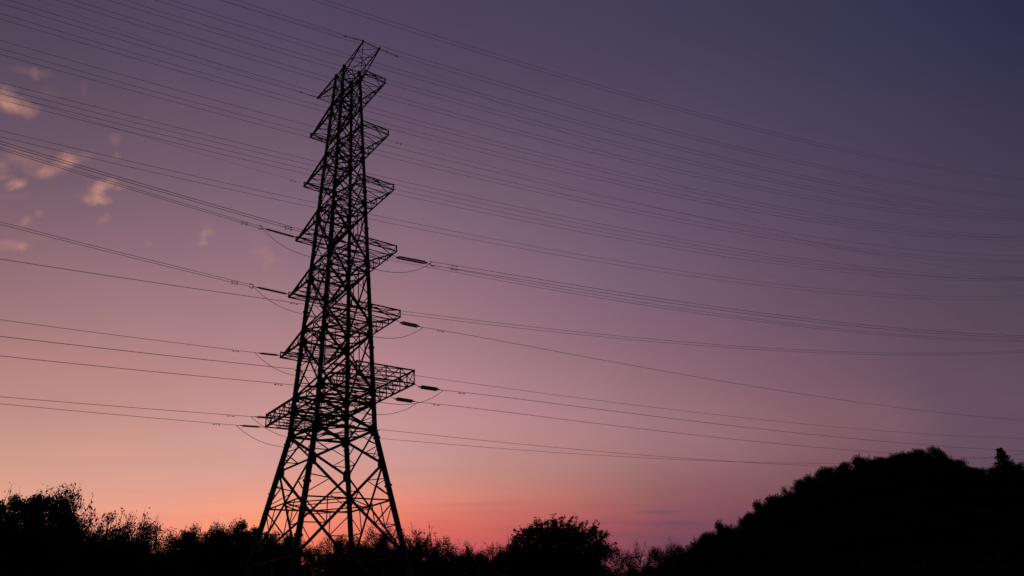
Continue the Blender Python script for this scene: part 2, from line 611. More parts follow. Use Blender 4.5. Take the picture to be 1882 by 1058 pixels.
def arm(i, sgn):
    """box cross arm: two tapering side trusses that meet short of a wide end frame"""
    z, t, Ln = LZ[i], LT[i], (LN if sgn > 0 else LF)[i]
    w_ = hw(z)
    wt = hw(z + AD)
    deep = i == 5
    fr = .82
    b = MB()
    P = lambda u, f, zz: L3(u, sgn * (w_ + Ln * f), zz)
    cw, lw = (.16, .062) if not deep else (.17, .072)
    zt_tip = z + t
    topz = (lambda f: z + AD + (t - AD) * f) if deep else (lambda f: z + AD + (.16 - AD) * (f / fr))
    nb = 5 if deep else 4
    fs = [fr * q / nb for q in range(nb + 1)] if not deep else [q / (nb + 1) for q in range(nb + 2)]
    TP = lambda s, f: L3(s * (wt + (w_ - wt) * f), sgn * (wt + (w_ + Ln - wt) * f), topz(f)) if deep else \
        L3(s * (wt + (w_ - wt) * f / fr), sgn * (wt + (w_ + Ln * fr - wt) * f / fr), topz(f))
    for s in (-1, 1):
        b.angle(P(s * w_, 0, z), P(s * w_, 1, z), cw)
        if deep:
            b.angle(TP(s, 0), TP(s, 1), cw)
        else:
            b.angle(TP(s, 0), P(s * w_, fr, z + .16), cw)
            b.angle(P(s * w_, fr, z + .08), P(s * w_, 1, zt_tip), lw * 1.2)
        b.bar(P(s * w_, 1, z - .05), P(s * w_, 1, zt_tip + .05), .12)
        for q in range(len(fs) - 1):                      # lacing of the side truss
            f0, f1 = fs[q], fs[q + 1]
            if q:
                b.angle(P(s * w_, f0, z), TP(s, f0), lw)
            if q % 2:
                b.angle(P(s * w_, f0, z), TP(s, f1), lw)
            else:
                b.angle(TP(s, f0), P(s * w_, f1, z), lw)
        b.plate(P(s * w_, fr, z + .05), Vector((0, .3, 0)), Vector((0, 0, .18)), .16)
        b.plate(P(s * w_, 1, z + t / 2), Vector((0, .1, 0)), Vector((0, 0, t * .55)), .06)
    # plan bracing between the two bottom chords, and between the top ones
    for q in range(len(fs) - 1):
        f0, f1 = fs[q], fs[q + 1]
        b.angle(P(-w_, f1, z), P(w_, f1, z), lw * (1.6 if q == len(fs) - 2 else 1))
        b.angle(P(-w_, f0, z + .04), P(w_, f1, z + .04), lw * .9)
        b.angle(P(w_, f0, z - .04), P(-w_, f1, z - .04), lw * .9)
        if deep:
            b.angle(TP(-1, f1), TP(1, f1), lw)
            b.angle(TP(-1, f0), TP(1, f1), lw)
    # wide end frame
    b.angle(P(-w_, 1, z), P(w_, 1, z), .13)
    b.angle(P(-w_, 1, zt_tip), P(w_, 1, zt_tip), .13)
    n = 2 if not deep else 4
    for q in range(n):
        u0, u1 = -w_ + 2 * w_ * q / n, -w_ + 2 * w_ * (q + 1) / n
        if n == 2:
            pass
        b.angle(P(u0, 1, z), P(u1, 1, zt_tip), lw)
        if deep:
            b.angle(P(u0, 1, zt_tip), P(u1, 1, z), lw)
            b.angle(P(u1, 1, z), P(u1, 1, zt_tip), lw)
    if not deep:
        b.angle(P(-w_, 1, zt_tip), P(w_, 1, z), lw)
        b.angle(P(-w_, 1, z), P(w_, 1, zt_tip), lw)
        b.plate(P(0, 1, z + t / 2), Vector((.35, 0, 0)), Vector((0, 0, .16)), .05)
        for s in (-1, 1):
            b.angle(P(s * w_, fr, z), P(0, 1, z + t / 2), lw)
    b.build('cross_arm', M['steel'], tower)


for i in range(6):
    arm(i, 1)
    arm(i, -1)


def peak(sgn, Ln):
    """light arm at the very top that carries the earth wires"""
    b = MB()
    tip = lambda s: L3(s * WT, sgn * (WT + Ln), ZG)
    zl = ZT - 1.9
    wl = hw(zl)
    for s in (-1, 1):
        T_, B_ = L3(s * WT, sgn * WT, ZT), L3(s * wl, sgn * wl, zl)
        b.angle(T_, tip(s), .12)
        b.angle(B_, tip(s), .12)
        for f in (.3, .6):
            b.angle(lerp(T_, tip(s), f), lerp(B_, tip(s), f), .06)
            b.angle(lerp(T_, tip(s), f), lerp(B_, tip(s), f + .25), .05)
        b.bar(tip(s) - Vector((0, 0, .2)), tip(s) + Vector((0, 0, .2)), .22)
    b.angle(tip(-1), tip(1), .11)
    b.angle(L3(-wl, sgn * wl, zl), tip(1), .07)
    b.angle(L3(wl, sgn * wl, zl), tip(-1), .07)
    for f0, f1 in ((0, .33), (.33, .66), (.66, 1)):
        l0, l1 = lerp(L3(-WT, sgn * WT, ZT), tip(-1), f0), lerp(L3(-WT, sgn * WT, ZT), tip(-1), f1)
        r0, r1 = lerp(L3(WT, sgn * WT, ZT), tip(1), f0), lerp(L3(WT, sgn * WT, ZT), tip(1), f1)
        b.angle(l1, r1, .07)
        b.angle(l0, r1, .07)
        if f0 == .33:
            b.angle(r0, l1, .05)
    b.build('earth_wire_arm', M['steel'], tower)


peak(1, GN)
peak(-1, GF)
b = MB()                                                  # post insulator standing under the lowest near arm
q = L3(hw(LZ[5]) * .2, hw(LZ[5]) + LN[5] * .36, LZ[5])
b.bar(q, q - Vector((0, 0, .5)), .1)
for i in range(6):
    b.tube(q - Vector((0, 0, .5 + i * .13)), q - Vector((0, 0, .56 + i * .13)), .14, 12)
b.tube(q - Vector((0, 0, .5)), q - Vector((0, 0, 1.5)), .05, 8)
b.bar(q - Vector((.4, 0, 1.5)), q + Vector((.4, 0, -1.5)), .08)
b.build('support_insulator', M['steel'], tower)


# ------------------------------------------------------------------ insulators, wires, jumpers
def node(side, lev, near, fr):
    z = LZ[lev]
    w_ = hw(z)
    Ln = (LN if near else LF)[lev]
    v = w_ + Ln * fr
    return TW(side * w_, v if near else -v, z)


def adir(a):
    return Vector((math.sin(R(a)), math.cos(R(a)), 0))


OWN = [
    ('R', 'nL4', 3, 1, 0.85, 60, -0.00806, 0.000381),
    ('R', 'fL3', 2, 0, 0.85, 60, -0.03093, 0.000376),
    ('R', 'fL4', 3, 0, 0.85, 60, 0.00401, 0.000365),
    ('R', 'nL5', 4, 1, 0.85, 56, -0.03756, 0.000261),
    ('R', 'fL5', 4, 0, 0.85, 56, -0.02173, 0.00019),
    ('R', 'nL6t', 5, 1, 1, 56, -0.02278, 0.00021),
    ('R', 'nL6i', 5, 1, 0.42, 56, -0.03146, 0.00024),
    ('R', 'fL6', 5, 0, 0.42, 56, -0.03206, 0.000274),
    ('L', 'fL3', 2, 0, 0.85, 238, 0.09866, 0.000397),
    ('L', 'nL4', 3, 1, 0.85, 238, 0.06948, 0.000643),
    ('L', 'fL4', 3, 0, 0.85, 238, 0.07625, 0.000468),
    ('L', 'nL5', 4, 1, 0.85, 238, -0.02775, 0.000485),
    ('L', 'fL5', 4, 0, 0.85, 238, -0.00644, 0.000426),
    ('L', 'nL6t', 5, 1, 1, 238, -0.01895, 0.000454),
    ('L', 'nL6i', 5, 1, 0.42, 238, -0.01964, 0.000438),
    ('L', 'fL6t', 5, 0, 1, 238, 0.00458, 0.000393),
    ('L', 'fL6i', 5, 0, 0.42, 238, -0.01455, 0.000398)
]
OWN.append(('R', 'fL6b', 5, 0, 1.0, 56, -.020, .00030))
NICE = {'nL4': 'upper near arm', 'fL3': 'third far arm from the top', 'fL4': 'fourth far arm from the top',
        'nL5': 'fifth near arm from the top', 'fL5': 'fifth far arm from the top',
        'nL6t': 'tip of the lowest near arm', 'nL6i': 'middle of the lowest near arm',
        'fL6': 'middle of the lowest far arm', 'fL6i': 'middle of the lowest far arm', 'fL6t': 'tip of the lowest far arm',
        'fL6b': 'tip of the lowest far arm'}
NICE['nL4'] = 'fourth near arm from the top'


def damper(pos, d, parent):
    b = MB()
    b.tube(pos + Vector((0, 0, .02)), pos - Vector((0, 0, .16)), .03, 6)
    q = pos - Vector((0, 0, .16))
    b.tube(q - d * .30, q + d * .30, .015, 6)
    for s in (-1, 1):
        b.cone(q + d * s * .26, q + d * s * .46, .075, .055, 8)
    o = b.build('vibration_damper', M['steel'], parent)
    return o


def wire_obj(name, pts, r, label, group, parent=None, cat='power line'):
    b = MB()
    base = Vector(pts[0])
    b.path([Vector(p) - base for p in pts], r, 6)
    o = b.build(name, M['wire'], parent)
    o.location = base
    tag(o, label, cat, group)
    return o


def local_damper(o, pos, d):
    dm = damper(pos - o.location, d, o)
    return dm


ENDS = {}
WR = .028
for (side, key, lev, near, fr, azd, m, k) in OWN:
    s_ = 1 if side == 'R' else -1
    a = node(s_, lev, near, fr)
    d0 = adir(azd)
    twin = key in ('nL4', 'fL3', 'fL4')
    X = lambda s, dz=0.0, dp=0.0: a + d0 * s + Vector((0, 0, m * s + k * s * s + dz)) + perp * dp
    perp = Vector((d0.y, -d0.x, 0))
    sidew = 'right' if side == 'R' else 'left'
    # insulator string
    slope = -.10 if (side == 'R' and lev > 2 and near) else m
    dd = (d0 + Vector((0, 0, slope))).normalized()
    L1 = 3.85 if twin else 2.2
    zdrop = -.28 if (side == 'R' and near) else -.05
    p0 = a + Vector((0, 0, -.08))
    p1 = a + d0 * .95 + Vector((0, 0, zdrop + m * .95 - .03))
    p2 = a + d0 * (.95 + L1) + Vector((0, 0, zdrop + m * (.95 + L1) - .03 * L1 / 2))
    if side == 'R' and near:
        p2.z = X(.95 + L1).z + zdrop - .05
    ln = 'long' if twin else 'short'
    root = empty('insulator_string', a)
    tag(root, f'{ln} insulator string pulling {sidew} from the {NICE[key]}', 'insulator',
        'insulator strings on the tower')
    b = MB()
    q0, q1, q2 = p0 - a, p1 - a, p2 - a
    sd = (q2 - q1).normalized()
    spc = .15 if side == 'R' else .10
    pv = (perp * .85 + Vector((0, 0, .5))).normalized() if side == 'R' else Vector((0, 0, 1)).cross(sd)
    b.tube(q0, q1 - sd * .25, .035, 6)
    b.prof(q1 - sd * .3, q1, [(-spc - .06, -.03), (spc + .06, -.03), (spc + .06, .03), (-spc - .06, .03)])
    b.build('link_plate', M['steel'], root)
    b = MB()
    b.prof(q2, q2 + sd * .3, [(-spc - .06, -.03), (spc + .06, -.03), (spc + .06, .03), (-spc - .06, .03)])
    endp = q2 + sd * .85
    b.tube(q2 + sd * .3, endp, .035, 6)
    if twin:                                              # yoke that spreads the two conductors
        b.bar(endp + Vector((0, 0, .32)), endp - Vector((0, 0, .32)), .07)
        b.bar(endp + Vector((0, 0, .32)), endp + Vector((0, 0, .32)) + sd * .5, .06)
        b.bar(endp - Vector((0, 0, .32)), endp - Vector((0, 0, .32)) + sd * .5, .06)
    b.build('yoke', M['steel'], root)
    for sg in (-1, 1):
        b = MB()
        o_ = pv * spc * sg
        b.tube(q1 + o_, q2 + o_, .045, 8)
        n = int(L1 / .146)
        for i in range(n):
            c0 = lerp(q1, q2, (i + .5) / n) + o_
            b.cone(c0 - sd * .045, c0 + sd * .045, .15, .09, 12)
        b.build('disc_string', M['porcelain'], root)
    E = a + endp
    ENDS[(side, key)] = E
    # conductors
    send = (E - a).dot(d0)
    far = 330 if side == 'R' else 120
    if side == 'R' and key == 'fL4':
        far = 300
    zoff = E.z - X(send).z
    subs = ((.22, .10, 'upper'), (-.22, -.10, 'lower')) if twin else ((0, 0, 'single'),)
    for dz, dp, nm in subs:
        ss = [send + (far - send) * (i / 70) ** 1.5 for i in range(71)]
        pts = [X(s, dz + zoff * math.exp(-(s - send) / 8), dp) for s in ss]
        o = wire_obj('power_line', pts, WR, f'{"upper conductor" if nm == "upper" else "lower conductor" if nm == "lower" else "single conductor"}'
                     f' running {sidew} from the {NICE[key]}', 'conductors strung from the tower')
        sdm = send + (3.6 if twin and side == 'R' else 2.6)
        pp = X(sdm, dz + zoff * math.exp(-(sdm - send) / 8), dp)
        local_damper(o, pp, d0)

# jumpers loop below the arms from the left string of a phase to its right string
PAIRS = [('nL4', 'nL4', 2.9), ('fL3', 'fL3', 2.9), ('fL4', 'fL4', 2.9), ('nL5', 'nL5', 2.6), ('fL5', 'fL5', 2.6),
         ('nL6t', 'nL6t', 2.6), ('nL6i', 'nL6i', 2.4), ('fL6i', 'fL6', 2.5), ('fL6t', 'fL6b', 2.5)]
for l, r, sag in PAIRS:
    A, B = ENDS[('L', l)], ENDS[('R', r)]
    pts = []
    for i in range(41):
        t = i / 40
        q = lerp(A, B, t)
        q.z -= sag * (1 - abs(2 * t - 1) ** 2.6)
        pts.append(q)
    o = wire_obj('jumper_cable', pts, .032, f'slack jumper cable hanging below the {NICE[l]}', 'jumper loops below the cross arms', cat='cable')

# earth wires at the peak and light wires on the second arms
for (nm, a, azd, m, k, far, lab) in [
        ('R', TW(WT, WT + GN, ZG), 60, -.174, -.00003, 260, 'thin earth wire falling right from the near peak arm, crossing the other lines'),
        ('L', TW(-WT, WT + GN, ZG), 238, -.085, .0009, 90, 'thin earth wire running left from the near peak arm'),
        ('R', TW(WT, -WT - GF, ZG), 60, -.150, .0, 260, 'thin earth wire falling right from the far peak arm'),
        ('L', TW(-WT, -WT - GF, ZG), 238, .04, .0007, 90, 'thin earth wire running left from the far peak arm')]:
    d0 = adir(azd)
    pts = [a + d0 * (far * (i / 60) ** 1.4) + Vector((0, 0, m * (far * (i / 60) ** 1.4) + k * (far * (i / 60) ** 1.4) ** 2)) for i in range(61)]
    o = wire_obj('earth_wire', pts, .012 if nm == 'L' or 'near' in lab else .008, lab, 'earth wires from the tower peak', cat='wire')
    b = MB()
    sl = (pts[3] - a).normalized()
    b.tube(Vector((0, 0, 0)), sl * 3.2, .04, 6)
    b.tube(sl * 1.0, sl * 1.5, .07, 8)
    b.tube(sl * 2.6, sl * 3.0, .08, 8)
    b.build('clamp', M['steel'], o)
for (nm, a, azd, m, k, far, lab) in [
        ('R', node(1, 1, 1, .85), 59, .0, .0003, 300, 'thin wire running right from the second arm on the near side'),
        ('L', node(-1, 1, 0, .85), 238, .05, .0006, 120, 'thin wire running left from the second arm on the far side')]:
    d0 = adir(azd)
    S = [far * (i / 60) ** 1.4 for i in range(61)]
    pts = [a + d0 * s + Vector((0, 0, m * s + k * s * s - .1)) for s in S]
    o = wire_obj('power_line', pts, .014, lab, 'light wires on the second arms')
    for s in (2.2,):
        local_damper(o, a + d0 * s + Vector((0, 0, m * s + k * s * s - .1)), d0)

# the neighbouring line that passes overhead between the camera and the tower
BG = [
    (57.31514, 0.03989, 0.0006),
    (53.9256, 0.02423, 0.00066),
    (51.5598, 0.02974, 0.00056),
    (50.02139, 0.02122, 0.00063),
    (48.38237, 0.01077, 0.00074),
    (46.39424, 0.00487, 0.0007),
    (44.95654, 0.00647, 0.00073),
    (42.73004, 0.00464, 0.00068),
    (41.7791, 0.00262, 0.00068),
    (38.88967, 0.00612, 0.00063),
    (37.89973, 0.00252, 0.00069),
    (34.8251, -0.00441, 0.00072)
]
d0 = adir(57)
pn = Vector((-d0.y, d0.x, 0))
ordn = ['topmost', 'second', 'third', 'fourth', 'fifth', 'sixth', 'seventh', 'eighth', 'ninth', 'tenth', 'eleventh', 'lowest']
for i, (z0, m, k) in enumerate(BG):
    single = i == 7
    for j in ((0,) if single else (0, 1)):
        dz = 0 if single else (.21 if j == 0 else -.21)
        S = [-70 + 320 * q / 90 for q in range(91)]
        pts = [pn * (55 + (0, .12)[j]) + d0 * s + Vector((0, 0, z0 + dz * (1 + .06 * math.sin(i * 3.1)) + m * s + k * s * s)) for s in S]
        which = '' if single else ('upper wire of the ' if j == 0 else 'lower wire of the ')
        wire_obj('power_line', pts, .0138, f'{which}{ordn[i]} {"single wire" if single else "pair"} of the faint lines crossing the upper sky',
                 'faint lines of the neighbouring circuit')

# ------------------------------------------------------------------ trees
rng = np.random.default_rng(11)


def leaf_mesh(name, C_, size, m):
    """one mesh of many small leaf faces around the points C_"""
    n = len(C_)
    C_ = np.asarray(C_, float)
    s = size * rng.uniform(.55, 1.35, (n, 1))
    a = rng.normal(size=(n, 3))
    a /= np.linalg.norm(a, axis=1, keepdims=True)
    b_ = rng.normal(size=(n, 3))
    b_ -= a * (a * b_).sum(1, keepdims=True)
    b_ /= np.linalg.norm(b_, axis=1, keepdims=True)
    v = np.stack([C_ - a * s, C_ + b_ * s * .55, C_ + a * s, C_ - b_ * s * .55], 1).reshape(-1, 3)
    me = bpy.data.meshes.new(name)
    me.vertices.add(4 * n)
    me.vertices.foreach_set('co', v.ravel())
    me.loops.add(4 * n)
    me.loops.foreach_set('vertex_index', np.arange(4 * n, dtype=np.int32))
    me.polygons.add(n)
    me.polygons.foreach_set('loop_start', np.arange(0, 4 * n, 4, dtype=np.int32))
    me.polygons.foreach_set('loop_total', np.full(n, 4, dtype=np.int32))
    me.update(calc_edges=True)
    me.materials.append(m)
    return me


# clumps: number, clump radius / crown radius, leaves per clump, leaf size, stray twigs, inner fill
STY = {
    'dense': dict(nc=22, rc=.34, lp=500, ls=.13, twigs=4, core=2200, bole=.22),
    'lobed': dict(nc=15, rc=.34, lp=620, ls=.12, twigs=3, core=1500, bole=.22),
    'hilly': dict(nc=11, rc=.42, lp=700, ls=.13, twigs=5, core=3200, bole=.25),
    'puff': dict(nc=11, rc=.46, lp=230, ls=.115, twigs=4, core=0, bole=.22),
    'airy': dict(nc=30, rc=.24, lp=120, ls=.125, twigs=12, core=250, bole=.18),
    'sparse': dict(nc=62, rc=.13, lp=36, ls=.12, twigs=10, core=0, bole=.12),
    'spiky': dict(nc=80, rc=.25, lp=340, ls=.13, twigs=12, core=6500, bole=.14),
}
PROTO = {}


def proto(kind, var, H=14.0, rad=5.0, leafscale=1.0):
    """crown and trunk meshes of a tree about H tall and rad wide"""
    key = (kind, var)
    if key in PROTO:
        return PROTO[key]
    tb = MB()
    if kind == 'conifer':
        rad = 3.2
        tb.cone((0, 0, -.5), (0, 0, H * .97), .25, .03, 8)
        L_ = []
        z = 1.0
        while z < H * .985:
            rr = (rad * (1 - z / H) ** 1.1 + .05) * rng.uniform(.6, 1.3)
            for j in range(7):
                a_ = rng.uniform(0, 6.283)
                e = Vector((math.cos(a_) * rr, math.sin(a_) * rr, z - rr * .1))
                e.z += rng.normal() * .18
                tb.cone((0, 0, z), e, .035, .01, 4)
                nn = max(int(rr * 26), 8)
                t = rng.uniform(.15, 1, nn)
                L_ += [np.array((0, 0, z)) + (np.array(e) - np.array((0, 0, z))) * q + rng.normal(size=3) * .13 for q in t]
            z += .27
        pts = np.array(L_)
        cm = leaf_mesh('crown', pts, .17, M['needle'])
    elif kind == 'bare':
        pts = []
        for _ in range(22):                               # a broom of thin upright whips
            a_, sp = rng.uniform(0, 6.283), rng.uniform(.02, .17)
            top = H * rng.uniform(.72, 1.0) * (1 - sp * .6)
            e = Vector((math.cos(a_) * sp * top, math.sin(a_) * sp * top, top))
            m1 = Vector((e.x * .35, e.y * .35, top * .5))
            tb.cone((0, 0, -.3), m1, .05, .03, 4)
            tb.cone(m1, e, .03, .008, 4)
            for _k in range(7):
                q = m1.lerp(e, rng.uniform(.1, .9))
                tb.cone(q, q + Vector((rng.normal() * .3, rng.normal() * .3, rng.uniform(.4, .9))), .012, .005, 3)
            pts += [list(m1.lerp(e, t)) for t in rng.uniform(.3, 1.0, 9)]
        pts = np.array(pts) + rng.normal(size=(len(pts), 3)) * .12
        cm = leaf_mesh('crown', pts, .10, M['leaf2'])
    else:
        st = STY[kind]
        zc, rzz = H * .60, H * .36
        if kind == 'puff':                                # narrow tree with one small rounded top crown
            rad, zc, rzz = 1.75, H - 2.1, 2.0
        top = []
        L_ = []
        nodes = [Vector((0, 0, -.5))]
        for i in range(1, 8):
            nodes.append(Vector((rng.normal() * .09 * i, rng.normal() * .09 * i, (H * .72 if kind != 'puff' else H - 2.2) * i / 7)))
        for i in range(7):
            tb.cone(nodes[i], nodes[i + 1], .27 * (1 - .12 * i), .27 * (1 - .12 * (i + 1)), 8)
        for c in range(st['nc']):
            q = rng.normal(size=3)
            q /= np.linalg.norm(q)
            q[2] = q[2] * .85 + .12
            rr = rng.uniform(.45, 1.0) ** .6
            rc = rad * st['rc'] * rng.uniform(.6, 1.3)
            ctr = np.array((0, 0, zc)) + q * rr * np.array((rad - rc * .7, rad - rc * .7, rzz - rc * .6))
            n = int(st['lp'] * (rc / (rad * st['rc'])) ** 2)
            p = rng.normal(size=(n, 3))
            p /= np.linalg.norm(p, axis=1, keepdims=True)
            p *= rng.uniform(0, 1, (n, 1)) ** .42 * rc * (1, 1, .8)
            p += rng.normal(size=(n, 3)) * rc * (.13 if kind in ('airy', 'sparse') else .08)
            L_.append(ctr + p)
            # limb that carries the clump
            zs_ = max(min(ctr[2] - rng.uniform(.8, 2.5), H * .68), H * st['bole'])
            kx = zs_ / (H * .72) * 7
            base = nodes[min(int(kx), 6)].lerp(nodes[min(int(kx) + 1, 7)], kx % 1)
            C3 = Vector(ctr)
            mid_ = base.lerp(C3, .5) - Vector((0, 0, .25)) + Vector(rng.normal(size=3)) * .15
            tb.cone(base, mid_, .10, .06, 5)
            tb.cone(mid_, C3, .06, .02, 5)
            for _ in range(5 if kind in ('airy', 'sparse') else 2):
                e = C3 + Vector(rng.normal(size=3)).normalized() * rc * .9
                tb.cone(mid_.lerp(C3, .6), e, .025, .008, 4)
        for _ in range(st['twigs']):                      # stray shoots beyond the clumps
            q = rng.normal(size=3)
            q /= np.linalg.norm(q)
            q[2] = abs(q[2])
            p = np.array((0, 0, zc)) + q * np.array((rad, rad, rzz)) * rng.uniform(.75, .95)
            d = q * .6 + np.array((0, 0, .7)) + rng.normal(size=3) * .25
            ln = rng.uniform(.4, 1.0) * (1.3 if kind == 'sparse' else 1)
            k0 = min(range(1, 8), key=lambda i: abs(nodes[i].z - (p[2] - 1.2)))
            tb.cone(nodes[k0], Vector(p - d * .4), .04, .03, 4)
            tb.cone(Vector(p - d * .4), Vector(p + d * ln), .03, .008, 4)
            m_ = 10 if kind in ('airy', 'sparse') else 26
            t = rng.uniform(-.5, 1.0, m_)
            L_.append(p + d * (t[:, None] * ln) + rng.normal(size=(m_, 3)) * .16)
        if kind == 'spiky':                               # long young shoots standing out of the crown
            for _ in range(170):
                q = rng.normal(size=3)
                q /= np.linalg.norm(q)
                q[2] = abs(q[2]) + .05
                p = np.array((0, 0, zc)) + q * np.array((rad, rad, rzz)) * .9
                d = q * .75 + np.array((0, 0, .5)) + rng.normal(size=3) * .2
                ln = rng.uniform(.4, 1.1)
                tb.cone(Vector((0, 0, zc)), Vector(p - d * .3), .035, .025, 4)
                tb.cone(Vector(p - d * .3), Vector(p + d * ln * .9), .025, .008, 4)
                t = rng.uniform(-.4, .95, 36)
                L_.append(p + d * (t[:, None] * ln) + rng.normal(size=(36, 3)) * .10)
        pts = np.concatenate(L_)
        if kind == 'puff':                                # the wider foliage below the top
            q = rng.normal(size=(5200, 3))
            q /= np.linalg.norm(q, axis=1, keepdims=True)
            q *= rng.uniform(0, 1, (5200, 1)) ** .4
            q = q * (2.7, 2.7, H * .33) + (0, 0, H * .49)
            q += .35 * np.sin(q[:, [1, 2, 0]] * 2.3)
            pts = np.concatenate([pts, q])
        if st['core']:                                    # foliage inside and at the skirt of the crown
            n = st['core']
            q = rng.normal(size=(n, 3))
            q /= np.linalg.norm(q, axis=1, keepdims=True)
            q *= rng.uniform(0, 1, (n, 1)) ** .45
            f_ = .84 if kind == 'spiky' else .70
            q = q * (rad * f_, rad * f_, H * .35 * (f_ + .1)) + (0, 0, H * .54)
            q2 = rng.uniform(-1, 1, (n // 2, 3)) * (rad * .6, rad * .6, 2.6) + (0, 0, 2.8)
            pts = np.concatenate([pts, q, q2])
        cm = leaf_mesh('crown', pts, st['ls'] * leafscale, M['leaf2'] if kind in ('airy', 'sparse') else M['leaf'])
    tm = bpy.data.meshes.new('trunk')
    tm.from_pydata(tb.v, [], tb.f)
    tm.materials.append(M['bark'])
    r = max(np.percentile(np.hypot(pts[:, 0], pts[:, 1]), 95), .5)
    PROTO[key] = (cm, tm, float(np.percentile(pts[:, 2], 99.9 if kind in ('conifer', 'bare') else 99.85)), float(r if kind != 'puff' else 1.75))
    return PROTO[key]


KINDNAME = {'conifer': 'conifer_tree', 'bare': 'bare_tree', 'sparse': 'sapling_tree', 'airy': 'airy_tree'}


def tree(kind, var, loc, H, half, label, group, leafscale=1.0, cat='tree'):
    cm, tm, h0, r0 = proto(kind, var, leafscale=leafscale)
    root = empty(KINDNAME.get(kind, 'broadleaf_tree'), loc, rng.uniform(0, 6.283))
    sz = H / h0
    sx = max(half / r0, sz * {'sparse': .95, 'airy': .60, 'spiky': .5, 'bare': .3, 'puff': .8}.get(kind, .52))
    root.scale = (sx, sx, sz)
    tag(root, label, cat, group)
    for nm, me in (('crown', cm), ('trunk', tm)):
        o = bpy.data.objects.new(nm, me)
        o.parent = root
        C.objects.link(o)
    return root


def plant(px, py, d, halfpx, kind, var, label, group=None, ls=1.0):
    """stand a tree so that its top reaches that pixel from where the photographer stood"""
    q = at(px, py, d)
    g = height(q.x, q.y)
    H = max(q.z - g, 2.0)
    return tree(kind, var, (q.x, q.y, g - .2), H, halfpx / CAM['f'] * d * 1.08, label, group, ls)


